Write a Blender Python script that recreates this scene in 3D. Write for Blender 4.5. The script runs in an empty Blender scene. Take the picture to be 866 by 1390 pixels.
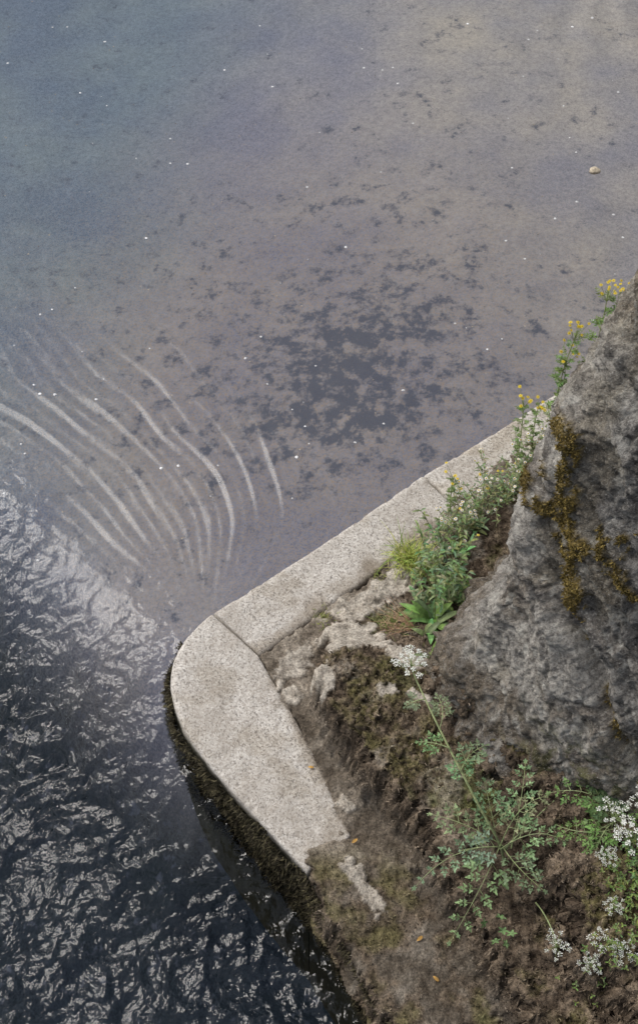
import bpy, math, random
import numpy as np
from mathutils import Vector
random.seed(7); rng=np.random.default_rng(11)
scene=bpy.context.scene

# ------------------------------------------------------------------ noise
_P=rng.permutation(4096).astype(np.int64)
_G=rng.normal(size=(4096,3)); _G/=np.linalg.norm(_G,axis=1)[:,None]
def _h(ix,iy,iz):
    a=_P[ix&4095]; b=_P[(a+iy)&4095]; return _P[(b+iz)&4095]
def perlin(x,y,z=0.0,seed=0):
    x=np.asarray(x,float)+seed*17.13; y=np.asarray(y,float)+seed*5.71
    z=np.zeros_like(x)+z+seed*3.3
    x0=np.floor(x).astype(np.int64);y0=np.floor(y).astype(np.int64);z0=np.floor(z).astype(np.int64)
    fx=x-x0;fy=y-y0;fz=z-z0
    u=fx*fx*fx*(fx*(fx*6-15)+10);v=fy*fy*fy*(fy*(fy*6-15)+10);w=fz*fz*fz*(fz*(fz*6-15)+10)
    def g(i,j,k):
        G=_G[_h(x0+i,y0+j,z0+k)]
        return G[...,0]*(fx-i)+G[...,1]*(fy-j)+G[...,2]*(fz-k)
    def L(a,b,t): return a+(b-a)*t
    return 1.6*L(L(L(g(0,0,0),g(1,0,0),u),L(g(0,1,0),g(1,1,0),u),v),L(L(g(0,0,1),g(1,0,1),u),L(g(0,1,1),g(1,1,1),u),v),w)
def fbm(x,y,z=0.0,o=4,gain=.5,seed=0):
    s=0;a=1;f=1
    for i in range(o):
        s=s+a*perlin(x*f,y*f,np.asarray(z)*f,seed+i*1.7);a*=gain;f*=2.03
    return s
def ridged(x,y,z=0.0,o=4,gain=.5,seed=0):
    s=0;a=1;f=1
    for i in range(o):
        s=s+a*(1-2*np.abs(perlin(x*f,y*f,np.asarray(z)*f,seed+i*1.7)));a*=gain;f*=2.03
    return s
def worley(x,y,z,seed=0):
    x0=np.floor(x).astype(np.int64);y0=np.floor(y).astype(np.int64);z0=np.floor(z).astype(np.int64)
    d1=np.full(x.shape,9.0);d2=np.full(x.shape,9.0)
    for i in(-1,0,1):
        for j in(-1,0,1):
            for k in(-1,0,1):
                G=_G[(_h(x0+i,y0+j,z0+k)+seed*31)&4095]*.5+.5
                d=np.sqrt((x0+i+G[...,0]-x)**2+(y0+j+G[...,1]-y)**2+(z0+k+G[...,2]-z)**2)
                d2=np.where(d<d1,d1,np.minimum(d2,d)); d1=np.minimum(d1,d)
    return d1,d2
def ss(x,a,b):
    t=np.clip((x-a)/(b-a),0,1); return t*t*(3-2*t)
def lerp(a,b,t): return a+(b-a)*t
def sdf(px,py,poly):
    P=np.array(poly,float);d=np.full(px.shape,1e9);ins=np.zeros(px.shape,bool)
    for i in range(len(P)):
        a=P[i];b=P[(i+1)%len(P)];e=b-a
        wx=px-a[0];wy=py-a[1]
        t=np.clip((wx*e[0]+wy*e[1])/(e@e),0,1)
        d=np.minimum(d,(wx-e[0]*t)**2+(wy-e[1]*t)**2)
        c=((a[1]>py)!=(b[1]>py))&(px<(b[0]-a[0])*(py-a[1])/((b[1]-a[1])+1e-12)+a[0])
        ins^=c
    d=np.sqrt(d);return np.where(ins,d,-d)
def dline(px,py,pts):
    d=np.full(px.shape,1e9);P=np.array(pts,float)
    for i in range(len(P)-1):
        a=P[i];b=P[i+1];e=b-a
        t=np.clip(((px-a[0])*e[0]+(py-a[1])*e[1])/(e@e),0,1)
        d=np.minimum(d,np.hypot(px-a[0]-e[0]*t,py-a[1]-e[1]*t))
    return d

# ------------------------------------------------------------------ mesh helpers
def make_mesh(name,V,F,col=None,mats=(),fm=None,smooth=True,parent=None,attrs=None):
    V=np.asarray(V,np.float32)
    me=bpy.data.meshes.new(name)
    if isinstance(F,np.ndarray):
        k=F.shape[1];me.vertices.add(len(V));me.vertices.foreach_set('co',V.ravel())
        me.loops.add(F.size);me.loops.foreach_set('vertex_index',F.ravel().astype(np.int32))
        me.polygons.add(len(F));me.polygons.foreach_set('loop_start',np.arange(0,F.size,k,dtype=np.int32))
        me.polygons.foreach_set('loop_total',np.full(len(F),k,dtype=np.int32))
    else:
        me.from_pydata([tuple(map(float,v)) for v in V],[],F)
    if col is not None:
        c=np.ones((len(V),4),np.float32);c[:,:3]=np.clip(np.asarray(col),0,1)
        a=me.attributes.new('Col','FLOAT_COLOR','POINT');a.data.foreach_set('color',c.ravel())
    for k,v in (attrs or {}).items():
        a=me.attributes.new(k,'FLOAT','POINT');a.data.foreach_set('value',np.asarray(v,np.float32).ravel())
    for m in mats: me.materials.append(m)
    me.update(calc_edges=True);me.validate()
    if fm is not None: me.polygons.foreach_set('material_index',np.asarray(fm,np.int32))
    if smooth: me.polygons.foreach_set('use_smooth',np.ones(len(me.polygons),bool))
    ob=bpy.data.objects.new(name,me);scene.collection.objects.link(ob)
    if parent: ob.parent=parent
    return ob
def gridfaces(nx,ny,mask=None):
    i=np.arange(ny*nx).reshape(ny,nx)
    F=np.stack([i[:-1,:-1],i[:-1,1:],i[1:,1:],i[1:,:-1]],-1).reshape(-1,4)
    if mask is not None:
        m=mask.reshape(-1);F=F[m[F].all(1)]
    return F
def compact(V,F,*arrs):
    u,inv=np.unique(F,return_inverse=True)
    return (V[u],inv.reshape(F.shape))+tuple(a[u] for a in arrs)
def vnormals(V,F):
    a=V[F[:,0]];n=np.cross(V[F[:,2]]-a,V[F[:,3]]-V[F[:,1]]);N=np.zeros_like(V)
    for k in range(4): np.add.at(N,F[:,k],n)
    return N/(np.linalg.norm(N,axis=1)[:,None]+1e-12)

# ------------------------------------------------------------------ materials
def newmat(name):
    m=bpy.data.materials.new(name);m.use_nodes=True;nt=m.node_tree;nt.nodes.clear()
    return m,nt
def N(nt,t,**k):
    n=nt.nodes.new(t)
    for a,b in k.items():
        if a in n.inputs: n.inputs[a].default_value=b
        else: setattr(n,a,b)
    return n
def noise(nt,vec,scale,detail=4,rough=.55):
    n=N(nt,'ShaderNodeTexNoise');n.inputs['Scale'].default_value=scale;n.inputs['Detail'].default_value=detail;n.inputs['Roughness'].default_value=rough
    nt.links.new(vec,n.inputs['Vector']);return n.outputs['Fac']
def mrange(nt,v,a,b,c,d):
    n=N(nt,'ShaderNodeMapRange');n.inputs[1].default_value=a;n.inputs[2].default_value=b;n.inputs[3].default_value=c;n.inputs[4].default_value=d
    nt.links.new(v,n.inputs[0]);return n.outputs[0]
def mixc(nt,fac,a,b,mode='MIX'):
    n=N(nt,'ShaderNodeMix',data_type='RGBA',blend_type=mode)
    for s,x in((0,fac),(6,a),(7,b)):
        if isinstance(x,(int,float)): n.inputs[s].default_value=x
        elif isinstance(x,tuple): n.inputs[s].default_value=x+(1,)
        else: nt.links.new(x,n.inputs[s])
    return n.outputs[2]
def math_(nt,op,a,b=0.0):
    n=N(nt,'ShaderNodeMath',operation=op)
    for s,x in((0,a),(1,b)):
        if isinstance(x,(int,float)): n.inputs[s].default_value=x
        else: nt.links.new(x,n.inputs[s])
    return n.outputs[0]
def attr(nt,name,out='Color'):
    return N(nt,'ShaderNodeAttribute',attribute_name=name).outputs[out]
def bump(nt,h,strength,dist):
    n=N(nt,'ShaderNodeBump');n.inputs['Strength'].default_value=strength;n.inputs['Distance'].default_value=dist
    nt.links.new(h,n.inputs['Height']);return n.outputs['Normal']
def out_pr(nt,col,rough=.8,normal=None,spec=.3,trans=0):
    p=N(nt,'ShaderNodeBsdfPrincipled');o=N(nt,'ShaderNodeOutputMaterial')
    if isinstance(col,tuple): p.inputs['Base Color'].default_value=col+(1,)
    else: nt.links.new(col,p.inputs['Base Color'])
    p.inputs['Roughness'].default_value=rough
    p.inputs['Specular IOR Level'].default_value=spec
    if normal is not None: nt.links.new(normal,p.inputs['Normal'])
    if trans:
        t=N(nt,'ShaderNodeBsdfTranslucent');nt.links.new(col,t.inputs['Color'])
        m=N(nt,'ShaderNodeMixShader');m.inputs[0].default_value=trans
        nt.links.new(p.outputs[0],m.inputs[1]);nt.links.new(t.outputs[0],m.inputs[2]);nt.links.new(m.outputs[0],o.inputs[0])
    else: nt.links.new(p.outputs[0],o.inputs[0])
def objvec(nt): return N(nt,'ShaderNodeTexCoord').outputs['Object']

def mat_granite():
    m,nt=newmat('granite');v=objvec(nt)
    n1=noise(nt,v,230,2,.7);n2=noise(nt,v,60,3,.6);n3=noise(nt,v,6,4,.65)
    vo=N(nt,'ShaderNodeTexVoronoi');vo.inputs['Scale'].default_value=170;nt.links.new(v,vo.inputs['Vector'])
    sep=N(nt,'ShaderNodeSeparateColor');nt.links.new(vo.outputs['Color'],sep.inputs[0])
    c=mixc(nt,sep.outputs[0],(.33,.30,.265),(.56,.53,.485))
    dark=mrange(nt,sep.outputs[1],.84,.88,0,1);c=mixc(nt,math_(nt,'MULTIPLY',dark,.65),c,(.11,.10,.09))
    c=mixc(nt,mrange(nt,n1,.60,.68,0,.7),c,(.84,.82,.78))
    c=mixc(nt,mrange(nt,n2,.5,.72,0,.40),c,(.22,.19,.155))
    c=mixc(nt,mrange(nt,n3,.40,.70,0,.55),c,(.26,.225,.185))
    c=mixc(nt,1.0,c,attr(nt,'Col'),'MULTIPLY')
    out_pr(nt,c,.85,bump(nt,n2,.6,.005),.25);return m
def mat_ledge():
    m,nt=newmat('soil_and_moss');v=objvec(nt)
    n1=noise(nt,v,120,4,.72);n2=noise(nt,v,26,3,.65)
    c=mixc(nt,1.0,attr(nt,'Col'),mixc(nt,mrange(nt,n1,.3,.7,0,1),(.40,.40,.40),(1.65,1.6,1.55)),'MULTIPLY')
    c=mixc(nt,1.0,c,mixc(nt,mrange(nt,n2,.35,.65,0,1),(.65,.63,.61),(1.28,1.28,1.28)),'MULTIPLY')
    c=mixc(nt,mrange(nt,n1,.66,.72,0,.45),c,(.50,.47,.41))
    out_pr(nt,c,.95,bump(nt,n1,.9,.012),.1);return m
def mat_rock():
    m,nt=newmat('weathered_rock');v=objvec(nt)
    n1=noise(nt,v,58,6,.82);n2=noise(nt,v,13,5,.72);n3=noise(nt,v,190,2,.75)
    c=mixc(nt,1.0,attr(nt,'Col'),mixc(nt,mrange(nt,n1,.36,.64,0,1),(.42,.415,.41),(1.62,1.62,1.6)),'MULTIPLY')
    c=mixc(nt,1.0,c,mixc(nt,mrange(nt,n2,.38,.62,0,1),(.68,.67,.67),(1.30,1.29,1.27)),'MULTIPLY')
    c=mixc(nt,mrange(nt,n2,.57,.66,0,.45),c,(.50,.49,.455))
    c=mixc(nt,mrange(nt,n3,.60,.70,0,.6),c,(.66,.65,.61))
    c=mixc(nt,mrange(nt,n3,.38,.30,0,.7),c,(.04,.037,.034))
    h=math_(nt,'ADD',n1,math_(nt,'MULTIPLY',n3,.25))
    out_pr(nt,c,.92,bump(nt,h,1.0,.026),.15);return m
def mat_vcol(name,rough=.7,trans=0.,spec=.3,ns=60,amt=.35):
    m,nt=newmat(name);v=objvec(nt);n=noise(nt,v,ns,1,.6)
    c=mixc(nt,1.0,attr(nt,'Col'),mixc(nt,mrange(nt,n,.3,.7,0,1),(1-amt,)*3,(1+amt,)*3),'MULTIPLY')
    out_pr(nt,c,rough,None,spec,trans);return m
def mat_bed():
    m,nt=newmat('river_bed');v=objvec(nt)
    n1=noise(nt,v,11,5,.68);n2=noise(nt,v,40,3,.7);n3=noise(nt,v,120,2,.75);n0=noise(nt,v,1.6,3,.6)
    base=attr(nt,'Col');pd=attr(nt,'patch','Fac')
    c=mixc(nt,1.0,base,mixc(nt,mrange(nt,n3,.3,.7,0,1),(.76,.755,.75),(1.25,1.24,1.22)),'MULTIPLY')
    c=mixc(nt,1.0,c,mixc(nt,mrange(nt,n2,.35,.65,0,1),(.84,.84,.86),(1.15,1.14,1.12)),'MULTIPLY')
    c=mixc(nt,1.0,c,mixc(nt,mrange(nt,n0,.35,.65,0,1),(.82,.85,.94),(1.16,1.13,1.04)),'MULTIPLY')
    c=mixc(nt,math_(nt,'MULTIPLY',mrange(nt,n3,.46,.60,0,.66),attr(nt,'silt','Fac')),c,(.37,.265,.175))
    t=math_(nt,'ADD',math_(nt,'MULTIPLY',n1,.70),math_(nt,'MULTIPLY',n2,.30))
    t=math_(nt,'ADD',t,math_(nt,'MULTIPLY',math_(nt,'SUBTRACT',n0,.5),.20))
    t=math_(nt,'ADD',t,math_(nt,'MULTIPLY',pd,.14))
    c=mixc(nt,mrange(nt,t,.565,.67,0,.85),c,(.088,.097,.130))
    out_pr(nt,c,.95,None,.0);return m
def mat_water():
    m,nt=newmat('river_water');v=objvec(nt)
    chop=attr(nt,'chop','Fac')
    n1=noise(nt,v,25,2,.5)
    amp=math_(nt,'ADD',math_(nt,'MULTIPLY',chop,.017),.0022)
    nn=bump(nt,math_(nt,'MULTIPLY',n1,amp),1.0,1.0)
    fr=N(nt,'ShaderNodeFresnel');fr.inputs[0].default_value=1.43;nt.links.new(nn,fr.inputs['Normal'])
    g=N(nt,'ShaderNodeBsdfGlossy');nt.links.new(nn,g.inputs['Normal'])
    nt.links.new(mrange(nt,chop,0,.8,.25,.12),g.inputs['Roughness'])
    t=N(nt,'ShaderNodeBsdfTransparent');t.inputs['Color'].default_value=(.93,.96,.98,1)
    mx=N(nt,'ShaderNodeMixShader');o=N(nt,'ShaderNodeOutputMaterial')
    nt.links.new(fr.outputs[0],mx.inputs[0]);nt.links.new(t.outputs[0],mx.inputs[1]);nt.links.new(g.outputs[0],mx.inputs[2]);nt.links.new(mx.outputs[0],o.inputs[0])
    return m
GRAN=mat_granite();LEDGE=mat_ledge();ROCK=mat_rock();BED=mat_bed();WATER=mat_water()
LEAF=mat_vcol('leaf',.55,.25,.35);STEM=mat_vcol('stem',.6,.0,.3);PETAL=mat_vcol('petal',.7,.2,.2,40,.08)
MOSS=mat_vcol('moss',.95,0,.05,30,.5);DEB=mat_vcol('debris',.8,0.,.2,80,.3)

# ------------------------------------------------------------------ water
def axis(lo,hi,step,far):
    a=list(np.arange(lo,hi,step));g=step;x=a[-1];up=[]
    while x<far: g*=1.28;x+=g;up.append(x)
    g=step;x=a[0];dn=[]
    while x>-far: g*=1.28;x-=g;dn.append(x)
    return np.array(dn[::-1]+a+up)
xs=axis(-2.3,2.1,.0105,250);ys=axis(1.05,7.6,.0115,250)
X,Y=np.meshgrid(xs,ys)
def water_drop(X,Y):
    d=-.707*(X+.6)-.707*(Y-2.85);d=np.maximum(d,.9*(2.72-Y));return d
D=water_drop(X,Y)
wob=.20*fbm(X*1.6,Y*1.6,0,3,seed=3)
near=ss(-np.hypot(X,Y-4)+0,-30,-8)
Z=-.45*ss(D,-.05,1.0)
chop=ss(D+wob*ss(D,-.6,-.1),-.30,.46)
wx=X+.05*fbm(X*5,Y*5,0,2,seed=5);wy=Y+.05*fbm(X*5,Y*5,1.3,2,seed=6)
c1=ridged(wx*3.6+wy*1.2,wy*5.2-wx*1.5,0,2,.5,seed=8)
c2=ridged(wx*8+wy*3,wy*12-wx*3,0,1,.5,seed=9)
c3=ridged(wx*17-wy*4,wy*25+wx*5,0,1,.5,seed=12)
Z+=near*chop*(.017*c1+.0115*c2+.0048*c3)
Fx,Fy=-.52,2.86
rho=np.hypot(X-Fx,Y-Fy);th=np.degrees(np.arctan2(Y-Fy,X-Fx));th=np.where(th<-90,th+360,th)
G=82*(1-np.exp(-rho/1.05))*1.25
G=np.minimum(G,92)
th=th+7*fbm(X*.9,Y*.9,0,2,seed=21)
t0=(th-G*1.06)/(1-G/150)
ph=t0/7.4+.9*fbm(X*1.3,Y*1.3,0,2,seed=15)
w=np.sin(2*np.pi*ph)+.7*np.sin(2*np.pi*ph*.47+1.+2*fbm(X*1.5,Y*1.5,0,2,seed=22))
en=np.clip(.65+1.1*fbm(ph*.6,rho*1.8,0,2,seed=33),.08,1.4)
env=ss(t0,-12,20)*(1-ss(t0,150,195))*ss(rho,.0,.12)*(1-ss(rho,1.0,2.4))
env*=en*np.clip(.85+.8*fbm(X*1.6,Y*1.6,0,2,seed=17),.3,1.4)
rr_=np.clip(rho/.8,.12,1)
Z+=near*env*w*.0024*rr_
w2=np.sin(2*np.pi*ph*1.9+2*fbm(X*4,Y*4,0,2,seed=30))
Z+=near*env*w2*.0010*rr_
left=ss(-X,-.3,1.4)
Z+=near*(1-chop)*(.0032*fbm(X*1.4+.4*Y,Y*3.2,0,3,seed=40)*(.35+.7*left)+.0010*fbm(X*7,Y*11,0,2,seed=41)*(.3+left))
r2=np.hypot(X-1.9,Y-7.3);Z+=near*.0022*np.sin(r2*28+3*fbm(X*2,Y*2,0,2,seed=50))*ss(-r2,-1.3,-.4)
V=np.stack([X,Y,Z],-1).reshape(-1,3)
make_mesh('river_water',V,gridfaces(len(xs),len(ys)),mats=[WATER],attrs={'chop':(chop*near).ravel()})

bx=axis(-2.4,2.2,.03,260);by=axis(.8,8,.03,260);X,Y=np.meshgrid(bx,by)
D=water_drop(X,Y)
ch=ss(D,-.30,.50)
Z=-.22-.25*ss(-X,-1.0,1.5)-.9*ss(D,-.3,.8)+.015*fbm(X*3,Y*3,0,3)
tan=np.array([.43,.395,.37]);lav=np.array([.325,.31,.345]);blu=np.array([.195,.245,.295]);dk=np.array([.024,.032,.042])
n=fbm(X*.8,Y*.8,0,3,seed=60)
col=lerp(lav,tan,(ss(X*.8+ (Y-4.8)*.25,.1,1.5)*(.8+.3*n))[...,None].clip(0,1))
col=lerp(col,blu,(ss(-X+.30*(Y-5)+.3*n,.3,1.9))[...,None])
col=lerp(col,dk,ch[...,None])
patch=np.exp(-(((X-.15-.1*(Y-4.5))/.75)**2+((Y-4.45)/.62)**2))+.25*np.exp(-(((X+.1)/1.2)**2+((Y-5.3)/.9)**2))
silt=(ss(-np.hypot(X+.15,Y-4.5),-2.6,-.5)*1.0+.12)*(1-ch)
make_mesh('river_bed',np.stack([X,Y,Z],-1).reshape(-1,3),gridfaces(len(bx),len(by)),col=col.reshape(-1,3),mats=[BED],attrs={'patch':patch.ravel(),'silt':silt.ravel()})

# ------------------------------------------------------------------ kerb
kerb=bpy.data.objects.new('granite_kerb',None);scene.collection.objects.link(kerb)
def smoothline(P,n,smooth=True):
    P=np.array(P,float);d=np.r_[0,np.cumsum(np.linalg.norm(np.diff(P,axis=0),axis=1))]
    t=np.linspace(0,1,n)*d[-1]
    Q=np.stack([np.interp(t,d,P[:,k]) for k in range(P.shape[1])],-1)
    if smooth:
        k=max(1,int(n*.07))
        for _ in range(3):
            R=Q.copy()
            for i in range(1,n-1):
                a=min(k,i,n-1-i);R[i]=Q[i-a:i+a+1].mean(0)
            Q=R
    return Q
stonepts=[]
def kerb_stone(name,outer,inner,top=.10,tint=(1,1,1),n=90,smooth=False,seed=0,g=.004):
    O=smoothline(outer,n,smooth);I=smoothline(inner,n,smooth)
    def trim(C):
        d=C[1]-C[0];C[0]=C[0]+d/np.linalg.norm(d)*g;d=C[-1]-C[-2];C[-1]=C[-1]-d/np.linalg.norm(d)*g;return C
    O=trim(O);I=trim(I)
    W=np.linalg.norm(O-I,axis=1).mean();r=.016/W
    prof=[(0,-1.0),(0,-.05),(0,-.018),(.25*r,-.006),(r,0)]
    prof+= [(a,0) for a in np.linspace(r,1-r,30)[1:-1]]
    prof+= [(1-r,0),(1-.3*r,-.005),(1,-.016),(1,-.05)]+[(1+.0,z) for z in np.linspace(-.08,-.6,26)]+[(1,-1.3)]
    V=[]
    for j,(a,dz) in enumerate(prof):
        p=I*(1-a)+O*a;V.append(np.c_[p,np.full(n,top+dz)])
    V=np.array(V)
    m=len(prof)
    nrm=(O-I);nrm/=np.linalg.norm(nrm,axis=1)[:,None]
    x,y,z=V[...,0],V[...,1],V[...,2]
    d=.0024*fbm(x*24,y*24,z*20,3,seed=seed)+.004*fbm(x*4,y*4,z*4,2,seed=seed+2)
    ea=np.array([p[0] for p in prof])[:,None]
    chip=ss(fbm(x*14,y*14,0,3,seed=seed+20),.25,.6)*(ss(ea,.9,1.0)+ss(-ea,-.1,.0))*.010
    side=np.zeros(m);side[-28:]=1
    V[...,2]+=(d-chip)*(1-side[:,None])
    sd=(.005*fbm(x*9,y*9,z*9,3,seed=seed+3)+.004*fbm(x*30,y*30,z*30,2,seed=seed+5))
    V[...,:2]+=(sd*side[:,None])[...,None]*nrm[None]
    for e in (0,1,-1,-2):
        V[3:-28,e,2]-= .010 if e in(0,-1) else .002
    col=np.ones((m,n,3))*np.array(tint)
    zz=V[...,2]
    dirt=ss(-ea+.30*fbm(x*7,y*7,0,4,seed=seed+9),-.25,.05)[...,None]*.65
    col=lerp(col,col*np.array([.48,.42,.34]),dirt)
    blot=ss(fbm(x*5,y*5,0,4,.6,seed=seed+30),.1,.7)[...,None]*.42
    col=lerp(col,col*np.array([.62,.57,.49]),blot)
    wet=ss(-(zz)+.02*fbm(x*14,y*14,z*6,3,seed=seed+4),-.085,-.03)[...,None]
    col=lerp(col,np.array([.12,.12,.08]),wet)
    F=gridfaces(n,m)
    idx=np.arange(m*n).reshape(m,n)
    Vf=V.reshape(-1,3);Fl=[tuple(f) for f in F]+[tuple(idx[:,0]),tuple(idx[::-1,-1])]
    make_mesh(name,Vf,Fl,col=col.reshape(-1,3),mats=[GRAN],parent=kerb)
    for j in range(n):
        stonepts.append((O[j],nrm[j]))
kerb_stone('kerb_stone_a',[(3.4,5.93),(2.30,5.06)],[(3.55,5.74),(2.45,4.87)],seed=1)
kerb_stone('kerb_stone_b',[(2.30,5.06),(1.38,4.335)],[(2.45,4.87),(1.53,4.145)],seed=2,tint=(.97,.97,.97))
kerb_stone('kerb_stone_c',[(1.38,4.335),(1.16,4.16),(.81,3.89),(.45,3.63)],[(1.53,4.145),(1.31,3.97),(.97,3.70),(.60,3.44)],seed=3,tint=(1.03,1.02,1.0),top=.098)
kerb_stone('kerb_stone_d',[(.45,3.63),(-.01,3.25),(-.43,2.935)],[(.60,3.44),(.185,3.08),(-.235,2.73)],seed=4,n=140)
kerb_stone('kerb_stone_e',[(-.43,2.935),(-.51,2.87),(-.57,2.785),(-.598,2.69),(-.585,2.55),(-.525,2.41),(-.44,2.29),(-.28,2.11),(-.04,1.84)],
    [(-.235,2.73),(-.228,2.715),(-.216,2.695),(-.20,2.66),(-.165,2.60),(-.12,2.52),(-.065,2.41),(.02,2.23),(.12,1.98)],seed=5,n=160,smooth=True,top=.102)
kerb_stone('kerb_stone_f',[(-.04,1.84),(.10,1.61),(.22,1.39),(.95,.15)],[(.12,1.98),(.28,1.72),(.46,1.50),(1.19,.26)],seed=6,tint=(.6,.56,.48),n=140,top=.088)

# ------------------------------------------------------------------ ledge
SOIL=[(3.3,5.62),(2.0,4.62),(1.46,4.21),(1.15,3.99),(.83,3.73),(.585,3.49),(.40,3.27),(.10,3.0),(-.235,2.72),(-.16,2.60),(-.075,2.41),(.0,2.23),(.06,2.05),(-.045,1.88),(.035,1.69),(.16,1.46),(.93,.2),(4,-1.5),(5,5.6)]
LIP=[(3.4,5.35),(1.6,4.02),(.85,3.53),(.563,3.309),(.373,3.058),(.107,2.93),(.006,2.786),(-.022,2.50),(.046,2.329),(.126,2.197),(.229,2.053),(.329,1.915),(.423,1.728),(.535,1.499),(.66,1.259),(1.4,0),(4,-1),(5,5)]
SK=[(3.0,4.9),(1.5,3.9),(.9,3.30),(.60,2.90),(.45,2.60),(.425,2.44),(.52,2.27),(.63,2.05),(.70,1.782),(.73,1.605),(.82,1.41),(.91,1.206),(1.7,0),(4,0),(5,5)]
def ledge(X,Y):
    n1=fbm(X*7,Y*7,0,4,seed=70);n2=fbm(X*22,Y*22,0,4,.6,seed=71)
    d1=sdf(X,Y,SOIL)+.018*n1+.010*n2+.012
    d2=sdf(X,Y,LIP)+.030*n1+.014*n2
    d3=sdf(X,Y,SK)+.045*n1+.02*n2
    sh=lerp(.25,.03,ss(Y,2.5,2.98))
    kf=ss(-Y+.0,-2.0,-1.85)*ss(-X,-.75,-.35)
    z=-.08+(.178+.022*kf)*ss(d1,-.012,.012)
    z=z+.013*n1*ss(d1,0,.1)+.004*n2
    w=lerp(.07,.04,ss(Y,1.6,2.6))
    z=z+sh*ss(d2,-.02,w)+.05*ss(d2,.0,.35)*ss(-Y,-2.6,-2.2)
    z=z+.17*ss(d3,-.03,.09)+.16*ss(d3,.0,.5)*ss(-Y,-3.0,-2.2)
    return z,d1,d2,d3,n1,n2
lx=np.arange(-.32,2.0,.0066);ly=np.arange(.95,4.9,.0066);X,Y=np.meshgrid(lx,ly)
z,d1,d2,d3,n1,n2=ledge(X,Y)
stone=np.zeros_like(X)
for (sx,sy,rx,ry,an) in [(.22,2.99,.19,.075,38),(-.10,2.69,.10,.055,35),(.13,2.74,.12,.085,10),(.33,2.60,.08,.04,-40),(.17,1.78,.11,.035,-58),(.42,3.2,.12,.05,40),(.62,3.42,.1,.05,38),(.37,2.42,.06,.025,-30),(.02,2.50,.03,.06,20),(-.10,2.56,.04,.03,-50),(.10,2.10,.035,.02,-50),(.26,2.45,.04,.03,10)]:
    a=math.radians(an);u=(X-sx)*math.cos(a)+(Y-sy)*math.sin(a);v=-(X-sx)*math.sin(a)+(Y-sy)*math.cos(a)
    q=1-np.maximum(np.abs(u)/rx,np.abs(v)/ry)+.38*n1+.32*n2
    stone=np.maximum(stone,ss(q,.0,.18))
mossn=fbm(X*5,Y*5,0,4,seed=75)
lowz=ss(-Y,-1.98,-1.80)*ss(mossn+.25*n2,-.35,.15)*ss(-d2,-.02,.03)
mossv=np.maximum(ss(d2,-.02,.04),lowz*.75)*(1-stone)
wd,_=worley(X*42+.8*n1,Y*42,z*42,seed=2);wd2,_=worley(X*85,Y*85,z*85,seed=5)
lump=(.55-wd)*.032+(.5-wd2)*.016
lump=np.where(d2<0,lump*.6,lump)*(1-.45*np.exp(-((d2-.012)/.035)**2))
z=z+lump*mossv*(.5+.6*ss(mossn,-.3,.4))+(1-stone)*.005*fbm(X*50,Y*50,0,2,seed=77)
z=z+stone*.007
V=np.stack([X,Y,z],-1)
mask=(d1>-.035)&(sdf(X,Y,SK)<.55)
F=gridfaces(len(lx),len(ly),mask)
Vf=V.reshape(-1,3);Nn=vnormals(Vf,F)
nzz=Nn[:,2].reshape(X.shape)
steep=1-np.clip(nzz,0,1)
p=Vf;disp=(.030*fbm(p[:,0]*24,p[:,1]*24,p[:,2]*34,3,.6,seed=80))*mossv.ravel()*ss(steep.ravel(),.1,.5)
Vf=Vf+Nn*disp[:,None]
dirt=np.array([.155,.132,.105]);dirt2=np.array([.27,.24,.20]);brown=np.array([.080,.062,.046]);brown2=np.array([.195,.155,.115]);olive=np.array([.14,.130,.052]);green=np.array([.13,.165,.045]);sto=np.array([.43,.40,.35])
col=lerp(dirt,dirt2,ss(n1,-.3,.5)[...,None])
col=lerp(col,col*.70,(ss(-Y,-2.0,-1.7)*(1-stone))[...,None])
mcol=lerp(brown,brown2,ss(n2+.4*n1,-.5,.7)[...,None])
mcol=lerp(mcol,olive,(ss(mossn,-.05,.45)*ss(nzz,.5,.9)*.7)[...,None])
mcol=lerp(mcol,green,(ss(fbm(X*3.2,Y*3.2,0,3,seed=90),.25,.65)*ss(nzz,.55,.9)*.5)[...,None])
mcol=lerp(mcol,dirt2*1.1,(ss(fbm(X*6,Y*6,0,4,seed=91),.15,.5)*ss(nzz,.65,.95)*ss(Y,1.6,2.2)*.85)[...,None])
col=lerp(col,mcol,np.clip(mossv*1.1,0,1)[...,None])
lip_band=np.exp(-(dline(X,Y,[(-.15,2.56),(-.03,2.40),(.06,2.2),(.2,2.03),(.32,1.85)])/.04)**2)*.5  # darker band along the foot of the ledge lip
col=lerp(col,col*.42,(lip_band*(1-stone))[...,None])
col=lerp(col,sto*(1+.25*n2[...,None]),(stone*.85)[...,None])
V2,F2,C2,N2,ms,st=compact(Vf,F,col.reshape(-1,3),Nn,(mossv*(1-stone)).ravel(),steep.ravel())
make_mesh('mossy_pier_ledge',V2,F2,col=C2,mats=[LEDGE])
def ledge_h(x,y):
    return float(ledge(np.array([x]),np.array([y]))[0][0])

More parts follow.
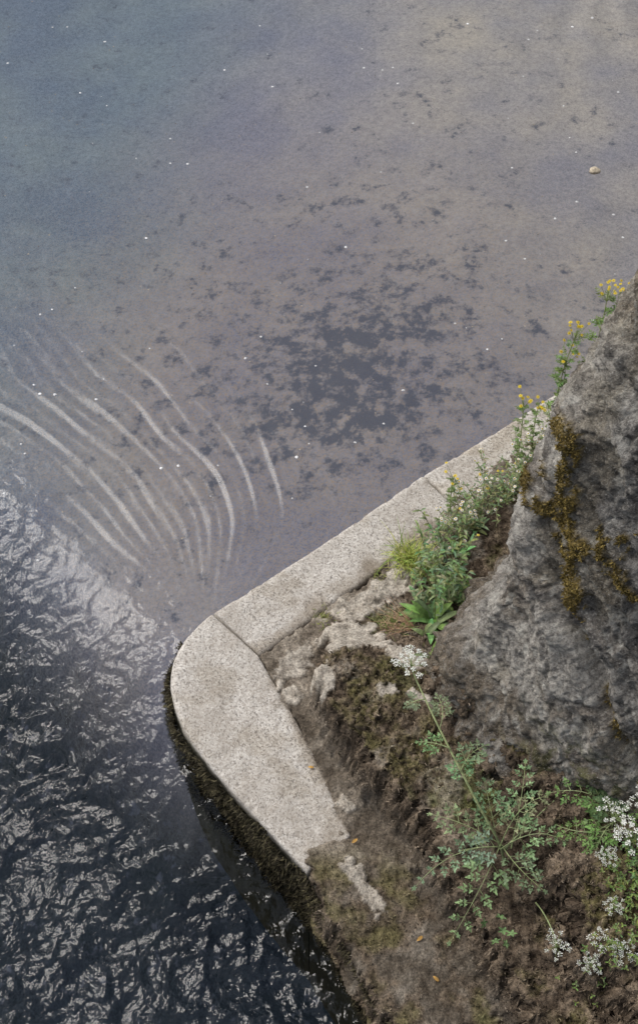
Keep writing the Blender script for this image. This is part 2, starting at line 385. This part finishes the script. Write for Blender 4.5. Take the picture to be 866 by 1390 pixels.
# ------------------------------------------------------------------ rock pier
BASE=[(3.2,5.2),(2.3,4.50),(1.55,3.80),(1.05,3.25),(.78,2.90),(.60,2.65),(.52,2.52),(.515,2.44),(.58,2.33),(.70,2.14),(.86,1.98),(1.05,1.84),(1.28,1.62),(1.65,1.15),(2.25,.35),(2.95,-.5)]
B=np.array(BASE);dd=np.r_[0,np.cumsum(np.linalg.norm(np.diff(B,axis=0),axis=1))]
s_nose=dd[7];sarr=np.r_[np.linspace(-s_nose,-.75,40)[:-1],np.arange(-.75,1.35,.0052),np.linspace(1.35,dd[-1]-s_nose,40)]
bxs=np.interp(sarr+s_nose,dd,B[:,0]);bys=np.interp(sarr+s_nose,dd,B[:,1])
for _ in range(6):
    k=np.array([1,2,3,2,1])/9.;bxs[3:-3]=np.convolve(bxs,k,'same')[3:-3];bys[3:-3]=np.convolve(bys,k,'same')[3:-3]
hs=np.r_[np.arange(.2,2.9,.0060),np.linspace(2.9,3.7,30)]
S,H=np.meshgrid(sarr,hs)
X=bxs[None]+.146*(H-.5)+0*S;Y=bys[None]+(-.005)*(H-.5)+0*S
tx=np.gradient(bxs);ty=np.gradient(bys);L=np.hypot(tx,ty);nx=ty/L;ny=-tx/L
if nx[np.argmin(abs(sarr))]>0: nx,ny=-nx,-ny
x,y,zz=X,Y,H
cc=H+.67*S+.07*fbm(S*2.5,H*2.5,0,3,seed=101)
big=.060*fbm(x*1.7,y*1.7,zz*1.7,3,seed=100)
ax_=cc*1.0;al=S*.83-H*.5
bed_=.020*ridged(al*2.2,ax_*7,y*2,4,.58,seed=102)
w1,w2_=worley(al*1.9+.25*fbm(x*4,y*4,zz*4,2),y*1.9,cc*3.8,seed=3)
fac=.060*w1-.012*np.exp(-((w2_-w1)/.03)**2)
w3,w4=worley(al*6+.5*fbm(x*9,y*9,zz*9,2),y*6,cc*13,seed=7)
fac2=.014*w3-.005*np.exp(-((w4-w3)/.05)**2)
fine=.009*fbm(x*22,y*22,zz*22,5,.72,seed=104)
strat=.012*np.abs(((cc*7+.4*fbm(x*3,y*3,zz*3,2,seed=110))%1)-.5)
stepd=-.035*ss(cc,1.33,1.40)*ss(S,-.05,.2)
crack=-.035*np.exp(-((cc-1.37)/.014)**2)*ss(S,.2,.35)
foot=.045*ss(-H,-.75,-.45)*(1+fbm(x*9,y*9,zz*9,3,seed=115))
d=big+bed_+fac+fac2+fine+strat+stepd+crack+foot-.045
X=X+nx[None]*d;Y=Y+ny[None]*d;Hh=H+.010*fbm(x*12,y*12,zz*12,3,seed=120)
light=np.array([.39,.37,.34]);darkr=np.array([.115,.112,.112]);warm=np.array([.29,.255,.215])
n=fbm(x*4,y*4,zz*4,4,.6,seed=130);nb=fbm(al*9,ax_*16,y*9,5,.65,seed=131)
col=lerp(light,warm,ss(n,-.2,.6)[...,None])
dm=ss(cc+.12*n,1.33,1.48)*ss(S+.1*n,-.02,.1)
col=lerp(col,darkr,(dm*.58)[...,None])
col=lerp(col,darkr,(ss(nb+.5*n,.20,.8)*.65)[...,None])
col=lerp(col,np.array([.56,.55,.51]),(ss(-nb+.3*n,.40,.8)*.6)[...,None])
br=ss(fbm(x*3,y*3,zz*2,4,.6,seed=133),.15,.6)
col=lerp(col,np.array([.20,.165,.105]),(br*.42)[...,None])
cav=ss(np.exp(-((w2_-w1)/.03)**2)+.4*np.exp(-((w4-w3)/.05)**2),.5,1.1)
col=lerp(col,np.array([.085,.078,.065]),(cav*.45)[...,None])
mc=np.array([.17,.125,.042]);ml=dline(S,H,[(.03,1.95),(.05,1.78),(.13,1.60),(.20,1.50),(.26,1.36)])
ml=np.minimum(ml,dline(S,H,[(.13,1.58),(.22,1.64),(.27,1.74),(.33,1.82)]));ml=np.minimum(ml,dline(S,H,[(.08,1.68),(.0,1.58),(-.04,1.62)])+.01)
ml=np.minimum(ml,dline(S,H,[(.27,1.72),(.36,1.62),(.42,1.60)])+.012)
mm=ss(.032+.046*nb+.036*n-ml,0,.016)
mm2=ss(.014+.022*nb-np.abs(cc-1.37),0,.012)*ss(S,.25,.35)*ss(n,-.6,.0)
mk=np.maximum(mm,mm2*.9)
col=lerp(col,mc*(1+.5*nb[...,None]),mk[...,None])
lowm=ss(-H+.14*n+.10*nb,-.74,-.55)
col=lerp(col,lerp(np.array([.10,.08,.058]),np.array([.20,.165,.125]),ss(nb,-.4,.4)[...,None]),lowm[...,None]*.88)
gm=ss(-H+.1*n,-1.0,-.75)*ss(nb,.1,.5)*ss(S,.2,.5)
col=lerp(col,np.array([.14,.15,.05]),gm[...,None]*.6)
X+=nx[None]*.010*mk*(1+nb);Y+=ny[None]*.010*mk*(1+nb)
V=np.stack([X,Y,Hh],-1)
nS,nH=len(sarr),len(hs)
F=gridfaces(nS,nH)
Vr=V.reshape(-1,3)
top=Vr[(nH-1)*nS:]
capc=np.array([3.4,2.4,4.1]);rv=[];rings=10
for i in range(1,rings+1):
    t=i/rings;q=top*(1-t)+capc*t;q[:,2]+=.08*fbm(q[:,0]*2,q[:,1]*2,0,3);rv.append(q)
allV=np.vstack([Vr]+rv);idx=np.arange((rings+1)*nS).reshape(rings+1,nS)+(nH-1)*nS
Fc=np.stack([idx[:-1,:-1],idx[:-1,1:],idx[1:,1:],idx[1:,:-1]],-1).reshape(-1,4)
allC=np.vstack([col.reshape(-1,3),np.tile(light,(rings*nS,1))])
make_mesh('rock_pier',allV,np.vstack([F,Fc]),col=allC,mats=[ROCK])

# ------------------------------------------------------------------ moss blades
def blades(name,P,Nrm,length,width,col,mat,jit=.7):
    n=len(P);r=rng.normal(size=(n,3));r/=np.linalg.norm(r,axis=1)[:,None]
    d=Nrm+jit*r;d/=np.linalg.norm(d,axis=1)[:,None]
    s=np.cross(d,rng.normal(size=(n,3)));s/=np.linalg.norm(s,axis=1)[:,None]
    l=length[:,None];w=width[:,None]
    A=P-s*w-d*.002;Bq=P+s*w-d*.002;C=P+d*l*.6+s*w*.8;Dq=P+d*l+r*l*.2
    V=np.stack([A,Bq,C,Dq],1).reshape(-1,3)
    F=np.arange(4*n).reshape(n,4)
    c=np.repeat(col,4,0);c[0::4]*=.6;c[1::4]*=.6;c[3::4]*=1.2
    return make_mesh(name,V,F,col=c,mats=[mat],smooth=False)
wgt=(ms*(.25+1.6*st))*((V2[:,1]<3.4)&(V2[:,0]<1.4));wgt/=wgt.sum()
NB=38000
pick=rng.choice(len(V2),NB,p=wgt)
P=V2[pick]+rng.normal(size=(NB,3))*.002
c=C2[pick]*rng.uniform(.6,1.8,(NB,1))
blades('moss_carpet',P,N2[pick]+np.array([0,0,.3]),rng.uniform(.006,.016,NB),rng.uniform(.0012,.003,NB),c,MOSS)
sp=[q for q in stonepts if q[0][1]<2.83 and q[0][1]>.8]
O=np.array([q[0] for q in sp]);On=np.array([q[1] for q in sp])
M=24000;i=rng.integers(0,len(O),M);h=rng.beta(1.2,1.6,M)
yy=O[i,1]
zt=lerp(.045,.095,ss(-yy,-2.6,-1.9));zz=zt-h*.50
j=np.minimum(i+1,len(O)-1);t=rng.random(M)[:,None];pos=O[i]*(1-t)+O[j]*t
ok=np.linalg.norm(O[i]-O[j],axis=1)<.1
nn=np.c_[On[i],np.full(M,-.15)]
lumpn=fbm(pos[:,0]*9,pos[:,1]*9,zz*9,3,seed=140)
P=np.c_[pos,zz]+nn*(.004+.024*np.clip(lumpn+.4,0,1))[:,None]
cl=lerp(np.array([.035,.030,.022]),np.array([.12,.105,.06]),rng.random((M,1))**2)
cl=cl*(1-.6*ss(-zz,-.05,.3)[:,None])
blades('kerb_waterweed',P[ok],nn[ok],rng.uniform(.010,.030,M)[ok],rng.uniform(.0015,.0035,M)[ok],cl[ok],MOSS,.8)
fl=(mk>.5).ravel();ids=np.nonzero(fl)[0];pk=rng.choice(ids,8000)
nv=np.c_[np.tile(nx,nH)[pk],np.tile(ny,nH)[pk],np.full(8000,.3)]
blades('rock_moss',Vr[pk],nv,rng.uniform(.004,.011,8000),rng.uniform(.001,.0025,8000),np.array([.18,.135,.045])*rng.uniform(.5,1.6,(8000,1)),MOSS)

# ------------------------------------------------------------------ plants
class MB:
    def __init__(s): s.v=[];s.f=[];s.c=[];s.m=[]
    def add(s,vs,fs,col,m=0,jit=.12):
        b=len(s.v);k=1+random.uniform(-jit,jit)
        for q in vs: s.v.append(tuple(q))
        if isinstance(col,list): s.c+= [tuple(k*a for a in q) for q in col]
        else: s.c+= [tuple(k*a for a in col)]*len(vs)
        for f in fs: s.f.append(tuple(b+i for i in f));s.m.append(m)
    def build(s,name,smooth=True):
        return make_mesh(name,np.array(s.v),s.f,col=np.array(s.c),mats=[LEAF,STEM,PETAL],fm=s.m,smooth=smooth)
def tube(mb,pts,r0,r1,col,k=5):
    pts=[Vector(p) for p in pts];vs=[];fs=[]
    for i,p in enumerate(pts):
        d=(pts[min(i+1,len(pts)-1)]-pts[max(i-1,0)]).normalized()
        a=d.orthogonal().normalized();b=d.cross(a);r=r0+(r1-r0)*i/(len(pts)-1)
        for j in range(k):
            t=2*math.pi*j/k;vs.append(p+a*(r*math.cos(t))+b*(r*math.sin(t)))
    for i in range(len(pts)-1):
        for j in range(k):
            fs.append((i*k+j,i*k+(j+1)%k,(i+1)*k+(j+1)%k,(i+1)*k+j))
    mb.add(vs,fs,col,1)
def curve(a,b,arch,n=8,side=0):
    a=Vector(a);b=Vector(b);d=b-a;s=Vector((-d.y,d.x,0))
    return [a+d*t+Vector((0,0,arch*4*t*(1-t)))+s*(side*4*t*(1-t)) for t in [i/n for i in range(n+1)]]
def spline(P,n=20):
    P=[Vector(p) for p in P];P=[P[0]*2-P[1]]+P+[P[-1]*2-P[-2]];o=[]
    for i in range(1,len(P)-2):
        for j in range(n//(len(P)-3)+1):
            t=j/(n//(len(P)-3)+1);a,b,c,d=P[i-1:i+3]
            o.append(.5*((2*b)+(c-a)*t+(2*a-5*b+4*c-d)*t*t+(3*b-a-3*c+d)*t**3))
    o.append(P[-2]);return o
def blade(mb,base,dr,length,width,bend,col,n=6,fold=.25,m=0,prof=None):
    base=Vector(base);d=Vector(dr).normalized();s=d.cross(Vector((0,0,1)))
    if s.length<.1: s=Vector((random.uniform(-1,1),random.uniform(-1,1),0))
    s.normalize();p=base.copy();vs=[];fs=[];cs=[]
    for i in range(n+1):
        t=i/n
        w=width*(prof(t) if prof else (math.sin(math.pi*min(1,.12+t*.88))**.8))
        up=s.cross(d).normalized()
        vs+=[p-s*w+up*(w*fold),p.copy(),p+s*w+up*(w*fold)]
        k=.85+.3*t;cs+=[tuple(q*k for q in col),tuple(q*k*1.25 for q in col),tuple(q*k for q in col)]
        p=p+d*(length/n);d=(d+Vector((0,0,-bend/n))).normalized()
    for i in range(n):
        a=i*3;fs+=[(a,a+1,a+4,a+3),(a+1,a+2,a+5,a+4)]
    mb.add(vs,fs,cs,m)
def lobed(mb,p,d,length,wid,col,lobes=5,tilt=.5):
    p=Vector(p);d=Vector(d).normalized();up=(Vector((0,0,1))+Vector((random.uniform(-tilt,tilt),random.uniform(-tilt,tilt),0))).normalized()
    s=d.cross(up).normalized();u=s.cross(d)
    vs=[p+d*(length*.35)-u*(.06*length)];cs=[tuple(c*1.1 for c in col)];K=lobes*4
    for i in range(K):
        a=math.pi*2*i/K-math.pi
        r=.72+.28*math.cos(a*lobes)+random.uniform(-.06,.06)
        if abs(abs(a)-math.pi)<.35: r*=.8
        x=math.cos(a)*r;y=math.sin(a)*r
        vs.append(p+d*(length*(.45+.52*x))+s*(wid*.5*y)+u*random.uniform(-.04,.06)*length);cs.append(col)
    mb.add(vs,[(0,1+i,1+(i+1)%K) for i in range(K)],cs,0,.2)
LS=1.3
def pinnate(mb,a,b,width,n=6,col=(.10,.17,.06),arch=.03,sub=True,lob=5,stemcol=(.20,.24,.11)):
    pts=curve(a,b,arch,n+3,random.uniform(-.15,.15));tube(mb,pts,.0022,.0010,stemcol,4)
    col=tuple(q*random.uniform(.85,1.15) for q in col)
    for i in range(2,len(pts)-1):
        t=(i-2)/(len(pts)-3);f=(pts[i+1]-pts[i]).normalized();s=f.cross(Vector((0,0,1))).normalized()
        w=width*(1-.6*t)*random.uniform(.7,1.2)
        for sg in(-1,1):
            dr=(s*sg*.9+f*.55+Vector((0,0,random.uniform(-.35,.35)))).normalized()
            if sub and w>.03:
                q=pts[i];e=q+dr*w;tube(mb,[q,q+dr*w*.5,e],.0011,.0007,stemcol,3)
                for tt in (.45,.78):
                    for s2 in(-1,1):
                        lobed(mb,q+dr*w*tt,(dr*.6+dr.cross(Vector((0,0,1)))*s2),w*.34*LS*(1-.2*tt),w*.24*LS,col,3,.9)
                lobed(mb,e-dr*w*.1,dr,w*.36*LS,w*.28*LS,col,3,.9)
            else: lobed(mb,pts[i],dr,w,w*.62,col,lob,.8)
    lobed(mb,pts[-1]-(pts[-1]-pts[-2])*.4,pts[-1]-pts[-2],width*.4,width*.3,col,lob)
def umbel(mb,c,axis_,R,rays=16,fl=14,col=(.76,.77,.72)):
    c=Vector(c);ax=Vector(axis_).normalized();a=ax.orthogonal().normalized();b=ax.cross(a);root=c-ax*R*.75
    for i in range(rays):
        rr=R*math.sqrt((i+.5)/rays)*random.uniform(.88,1.1);t=i*2.399+random.uniform(-.25,.25);e=c+a*(rr*math.cos(t))+b*(rr*math.sin(t))-ax*(R*.28*(rr/R)**2+random.uniform(-.06,.06)*R)
        tube(mb,[root,root.lerp(e,.5)-ax*.002,e],.0011,.0007,(.18,.24,.09),3)
        q_=random.uniform(.75,1.15)
        for k in range(int(fl*q_)):
            r2=R*.21*q_*math.sqrt((k+.5)/fl);t2=k*2.399+i+random.uniform(-.3,.3)
            p=e+a*(r2*math.cos(t2))+b*(r2*math.sin(t2))+ax*(R*.07*(1-(k+.5)/fl)+random.uniform(-.002,.003))
            s=R*.055*random.uniform(.7,1.25);nn=(ax+Vector([random.uniform(-.5,.5) for _ in'xyz'])).normalized();u=nn.orthogonal().normalized();w=nn.cross(u)
            vs=[p]+[p+u*(s*(1 if q%2 else .5)*math.cos(q*math.pi/5))+w*(s*(1 if q%2 else .5)*math.sin(q*math.pi/5))+nn*(.001 if q%2 else 0) for q in range(10)]
            mb.add(vs,[(0,1+q,1+(q+1)%10) for q in range(10)],col,2,.15)
            if k%4==0: tube(mb,[e,p],.0006,.0006,(.22,.28,.1),3)
def daisy(mb,p,ax,r,pet=(.78,.77,.74),ctr=(.55,.38,.03),np_=10,cr=.38):
    p=Vector(p);ax=Vector(ax).normalized();u=ax.orthogonal().normalized();w=ax.cross(u)
    for i in range(np_):
        t=2*math.pi*i/np_+random.uniform(-.1,.1);d=u*math.cos(t)+w*math.sin(t);s=d.cross(ax)
        mb.add([p+d*r*.25-s*r*.08,p+d*r*.7-s*r*.17,p+d*r,p+d*r*.7+s*r*.17,p+d*r*.25+s*r*.08],[(0,1,2,3,4)],pet,2,.06)
    vs=[p+ax*r*.18]+[p+(u*math.cos(k)+w*math.sin(k))*r*cr+ax*.0008 for k in [i*math.pi/4 for i in range(8)]]
    mb.add(vs,[(0,1+q,1+(q+1)%8) for q in range(8)],ctr,2,.1)
def R(a,b): return random.uniform(a,b)

g1=(.19,.28,.145);g2=(.145,.235,.09);g3=(.23,.31,.17)
mb=MB();zb=ledge_h(.63,1.80)
st_=spline([(.635,1.78,zb-.02),(.60,1.80,zb+.12),(.52,1.90,.62),(.405,2.12,.70),(.335,2.28,.73)],28)
tube(mb,st_,.0055,.0028,(.24,.28,.13),6)
umbel(mb,(.312,2.34,.78),(-.12,.0,1),.060,17,16)
tube(mb,[st_[-1],(.318,2.32,.745)],.003,.002,(.2,.24,.11))
J=Vector((.625,1.79,zb+.08))
for e,w in [((.37,1.90,.50),.06),((.56,2.0,.56),.062),((.70,2.05,.60),.06),((.31,1.655,.44),.06),((.42,1.48,.40),.062),((.74,1.62,.52),.06),((.83,1.75,.58),.06),((.76,1.92,.60),.055),((.47,1.78,.47),.05)]:
    pinnate(mb,J+Vector((R(-.02,.02),R(-.02,.02),R(-.03,.04))),e,w,5,random.choice([g1,g2,g3]),R(.02,.06))
for s,e,w in [((.405,2.12,.70),(.40,2.25,.70),.045),((.44,2.05,.69),(.33,2.09,.66),.045),((.50,1.93,.64),(.47,2.06,.62),.05),((.47,1.98,.66),(.57,2.08,.66),.045),((.36,2.22,.72),(.29,2.2,.70),.035)]:
    pinnate(mb,s,e,w,4,g1,.01)
tube(mb,curve(J,(.90,2.0,.62),.02),.004,.0025,(.2,.24,.11))
tube(mb,curve((.72,1.62,.42),(.76,1.45,.52),.03),.003,.002,(.2,.24,.11))
umbel(mb,(.757,1.44,.55),(0,-.1,1),.045,13,12)
for k in range(6):
    a=R(0,6.28);lobed(mb,(.60+R(-.05,.06),1.53+R(-.05,.05),.42+R(0,.04)),(math.cos(a),math.sin(a),.1),.04,.028,g2,5,.9)
mb.build('hemlock_water_dropwort',False)

mb=MB()
J=Vector((.98,1.80,.66))
for e,w in [((.76,1.93,.60),.065),((.85,2.02,.66),.06),((.78,1.83,.58),.055),((.97,2.0,.74),.06),((.92,1.88,.72),.055),((1.1,1.70,.66),.06),((.89,1.68,.60),.055),((1.07,1.9,.78),.05),((1.05,1.55,.62),.06),((.83,1.75,.56),.05),((.90,1.95,.68),.055)]:
    pinnate(mb,J+Vector((R(-.03,.03),R(-.03,.03),R(-.03,.04))),e,w,5,random.choice([g1,g2,(.14,.26,.07)]),R(.01,.05))
for (x,y,zz_,r) in [(.945,1.78,.80,.058),(.985,1.70,.82,.062),(.895,1.44,.60,.045),(.955,1.40,.62,.045),(1.03,1.80,.86,.05),(.91,1.66,.74,.035),(.85,1.37,.58,.036),(.93,1.53,.66,.034)]:
    tube(mb,curve((x+.02,y+.02,.45),(x,y,zz_-.04),0,6),.0035,.002,(.2,.24,.11));umbel(mb,(x,y,zz_),(R(-.2,.1),R(-.2,.2),1),r,16,14)
mb.build('cow_parsley',False)

mb=MB()
for (cx_,cy_,sx_,sy_,nn_) in [(1.0,1.60,.045,.06,170),(.90,1.39,.045,.035,60),(1.03,1.48,.04,.05,60)]:
  for i in range(nn_):
    x=cx_+random.gauss(0,sx_);y=cy_+random.gauss(0,sy_);zc=ledge_h(x,y)+R(.01,.07)
    a=R(0,6.28)
    for k in range(3):
        t=a+k*2.09;lobed(mb,(x,y,zc),(math.cos(t),math.sin(t),R(-.1,.3)),R(.009,.016),R(.008,.014),(R(.13,.20),R(.19,.27),R(.05,.09)),2,.8)
mb.build('clover_patch',False)

def rosette(mb,x,y,n,L,w,col,zoff=0,el=(.2,1.1)):
    zc=max(ledge_h(x,y),.1)+zoff
    for i in range(n):
        a=R(0,6.28);e=R(*el);blade(mb,(x+R(-.015,.015),y+R(-.015,.015),zc),(math.cos(a)*math.cos(e),math.sin(a)*math.cos(e),math.sin(e)),L*R(.6,1.15),w*R(.7,1.2),R(.6,1.6),tuple(c*R(.75,1.3) for c in col),7,.2)
mb=MB()
rosette(mb,.45,2.84,17,.14,.015,(.15,.235,.075));rosette(mb,.51,2.96,16,.14,.013,(.13,.21,.065));rosette(mb,.42,2.75,8,.11,.015,(.15,.235,.08))
rosette(mb,.43,2.62,7,.08,.013,(.16,.24,.08));rosette(mb,.40,2.93,9,.10,.010,(.15,.24,.075))
for i in range(34):
    x=.50+random.gauss(0,.055);y=3.0+random.gauss(0,.09);zc=ledge_h(x,y)
    tip=(x+R(-.1,.08),y+R(-.03,.12),zc+R(.08,.26));c=curve((x,y,zc),tip,.01,8);tube(mb,c,.0020,.0011,(.18,.21,.09),4)
    for p in c[1:]:
        for s in(-1,1):
            a=R(0,6.28);blade(mb,p,(math.cos(a),math.sin(a),.5),R(.02,.045),.0048,1.0,(R(.12,.22),R(.19,.27),R(.07,.13)),4)
mb.build('broadleaf_weed',False)
mb=MB()
def tuft(mb,x,y,n,L,cols,spread=.03,w=.0026,up=(.4,1.4)):
    for i in range(n):
        px=x+random.gauss(0,spread);py=y+random.gauss(0,spread);a=R(0,6.28);e=R(*up)
        blade(mb,(px,py,max(ledge_h(px,py),.1)-.004),(math.cos(a)*math.cos(e),math.sin(a)*math.cos(e),math.sin(e)),L*R(.5,1.2),w*R(.6,1.2),R(.4,1.8),random.choice(cols),5,.2,prof=lambda t:1-t*.95)
tuft(mb,.375,3.185,320,.12,[(.40,.42,.10),(.30,.38,.08),(.42,.40,.16),(.20,.30,.06)])
tuft(mb,.44,3.12,120,.08,[(.18,.27,.05),(.30,.30,.13)])
tuft(mb,.30,2.81,170,.09,[(.20,.25,.07),(.32,.23,.13),(.36,.28,.17),(.15,.23,.05)],.030,.002)
for i in range(40):
    a=R(2.2,3.6);blade(mb,(.38,2.79,ledge_h(.38,2.79)),(math.cos(a),math.sin(a),R(.3,.8)),R(.1,.2),.0013,R(.5,1.2),(.36,.22,.14),6,.1,prof=lambda t:1-t*.9)
tuft(mb,.02,2.90,60,.035,[(.2,.24,.05),(.3,.3,.1)],.018,.0018)
tuft(mb,.25,3.10,40,.03,[(.2,.24,.05),(.3,.3,.1)],.02,.0018)
tuft(mb,.60,2.36,35,.05,[(.17,.27,.06)],.015,.002)
tuft(mb,.40,2.55,50,.03,[(.2,.24,.05),(.25,.3,.1)],.05,.0016)
mb.build('grass_tuft',False)
mb=MB()
for i in range(200):
    t=R(0,1)**1.2;x=lerp(.55,1.18,t)+random.gauss(0,.045);y=lerp(3.28,3.90,t)+random.gauss(0,.045)
    zc=max(ledge_h(x,y),.09);tip=Vector((x+R(-.09,.05),y+R(-.03,.09),zc+R(.03,.17)))
    c=curve((x,y,zc),tip,.01,6,R(-.1,.1));tube(mb,c,.0014,.0008,(.20,.22,.11),3)
    for p in c[1:-1]:
        for k in range(2):
            a=R(0,6.28);blade(mb,p,(math.cos(a),math.sin(a),R(0,.8)),R(.012,.030),.0028,.8,(R(.14,.25),R(.19,.28),R(.08,.13)),3)
    if i%5<3: daisy(mb,tip,(R(-.4,.4),R(-.6,.1),1),R(.006,.0098),pet=(.80,.78,.76) if R(0,1)<.9 else (.75,.6,.1))
rosette(mb,.66,3.33,9,.09,.010,(.15,.23,.08));rosette(mb,.58,3.20,12,.10,.009,(.15,.23,.08));rosette(mb,.80,3.50,8,.09,.009,(.16,.24,.08));rosette(mb,.52,3.08,12,.10,.009,(.15,.23,.08))
mb.build('mexican_fleabane',False)
mb=MB()
for (bx_,by_,tx_,ty_,tz_,sc) in [(1.02,3.78,1.08,3.99,.62,1),(1.05,3.80,1.19,4.07,.80,1.1),(1.00,3.77,1.04,3.95,.50,.8),(1.1,3.84,1.25,4.10,.74,.8),(.93,3.70,.94,3.82,.36,.6),(.56,3.42,.56,3.47,.3,.5),(.84,3.62,.86,3.78,.42,.7)]:
    zc=max(.1,ledge_h(bx_,by_));c=curve((bx_,by_,zc),(tx_,ty_,tz_),.0,12,R(-.15,.15));tube(mb,c,.003,.0018,(.18,.22,.08),5)
    for p in c[1:-1]:
        for k in range(3):
            a=R(0,6.28);e=p+Vector((math.cos(a),math.sin(a),.3))*R(.03,.07)*sc
            pinnate(mb,p,e,.022*sc,3,(.16,.25,.07),.004,False,3)
    for k in range(int(11*sc)):
        tip=Vector((tx_,ty_,tz_))+Vector((random.gauss(0,.026),random.gauss(0,.026),R(.0,.05)))
        tube(mb,[c[-2],tip],.001,.0008,(.18,.22,.08),3);daisy(mb,tip,(R(-.4,.4),R(-.6,.2),1),R(.007,.010),pet=(.72,.56,.03),ctr=(.5,.33,.02),np_=9)
mb.build('ragwort',False)

# ------------------------------------------------------------------ floating debris, fallen leaves, pebble
mb=MB()
def fleck(x,y,z,r,col,k=7):
    vs=[Vector((x,y,z+r*.3))]+[Vector((x+r*R(.6,1.1)*math.cos(a),y+r*R(.5,1.0)*math.sin(a),z)) for a in [i*6.283/k for i in range(k)]]
    mb.add(vs,[(0,1+i,1+(i+1)%k) for i in range(k)],col,0)
for i in range(700):
    x=R(-1.8,1.9);y=R(3.1,7.3)
    if y<3.2+max(0,(x+.45)*.8): continue
    wh=R(0,1)<.16
    fleck(x,y,.006,R(.002,.005) if not wh else R(.003,.010),(.62,.62,.62) if wh else random.choice([(.40,.34,.26),(.16,.14,.13),(.34,.30,.25)]))
make_mesh('floating_debris',np.array(mb.v),mb.f,col=np.array(mb.c),mats=[DEB],smooth=False)
mb=MB()
for (x,y,r) in [(.12,1.95,.012),(.36,1.6,.012),(-.02,2.25,.01),(.41,1.45,.012)]:
    z0=max(ledge_h(x,y),.1)+.010;a=R(0,6.28);blade(mb,(x,y,z0),(math.cos(a),math.sin(a),.1),r*2.2,r*.5,.3,(.42,.24,.06),5,.2)
mb.build('fallen_leaves')
import bmesh
bm=bmesh.new();bmesh.ops.create_icosphere(bm,subdivisions=3,radius=.026)
me=bpy.data.meshes.new('pebble')
for v_ in bm.verts:
    q=v_.co;f=1+.25*float(fbm(np.array([q.x*30]),np.array([q.y*30]),np.array([q.z*30]),2)[0]);v_.co=Vector((q.x*f*1.15,q.y*f*.9,q.z*f*.7))
bm.to_mesh(me);bm.free()
a=me.attributes.new('Col','FLOAT_COLOR','POINT');a.data.foreach_set('color',np.tile([.42,.36,.27,1],len(me.vertices)).astype(np.float32))
me.materials.append(DEB);me.polygons.foreach_set('use_smooth',np.ones(len(me.polygons),bool))
ob=bpy.data.objects.new('pebble',me);ob.location=(1.44,5.68,-.002);scene.collection.objects.link(ob)

# ------------------------------------------------------------------ light, world, camera
EL,ROT=math.radians(50),math.radians(-59)
w=bpy.data.worlds.new('World');scene.world=w;w.use_nodes=True;nt=w.node_tree
sky=nt.nodes.new('ShaderNodeTexSky');sky.sky_type='NISHITA';sky.sun_disc=False;sky.sun_elevation=EL;sky.sun_rotation=ROT;sky.dust_density=3
hsv=nt.nodes.new('ShaderNodeHueSaturation');hsv.inputs['Saturation'].default_value=.55
bg=nt.nodes['Background'];bg.inputs['Strength'].default_value=.15
nt.links.new(sky.outputs[0],hsv.inputs['Color']);nt.links.new(hsv.outputs[0],bg.inputs['Color'])
sd=bpy.data.lights.new('sun','SUN');sd.energy=2.7;sd.angle=math.radians(42);sd.color=(1,.965,.91)
so=bpy.data.objects.new('sun',sd);scene.collection.objects.link(so)
dv=Vector((math.sin(ROT)*math.cos(EL),math.cos(ROT)*math.cos(EL),math.sin(EL)))
so.rotation_euler=(-dv).to_track_quat('-Z','Y').to_euler()
cam=bpy.data.cameras.new('camera');co=bpy.data.objects.new('camera',cam);scene.collection.objects.link(co)
cam.sensor_fit='VERTICAL';cam.sensor_height=24;cam.lens=12/math.tan(math.radians(20));cam.clip_end=1000;cam.clip_start=.05
co.location=(0,0,5);co.rotation_euler=(math.radians(35),0,0);scene.camera=co
scene.view_settings.view_transform='Standard';scene.view_settings.look='None';scene.view_settings.exposure=0
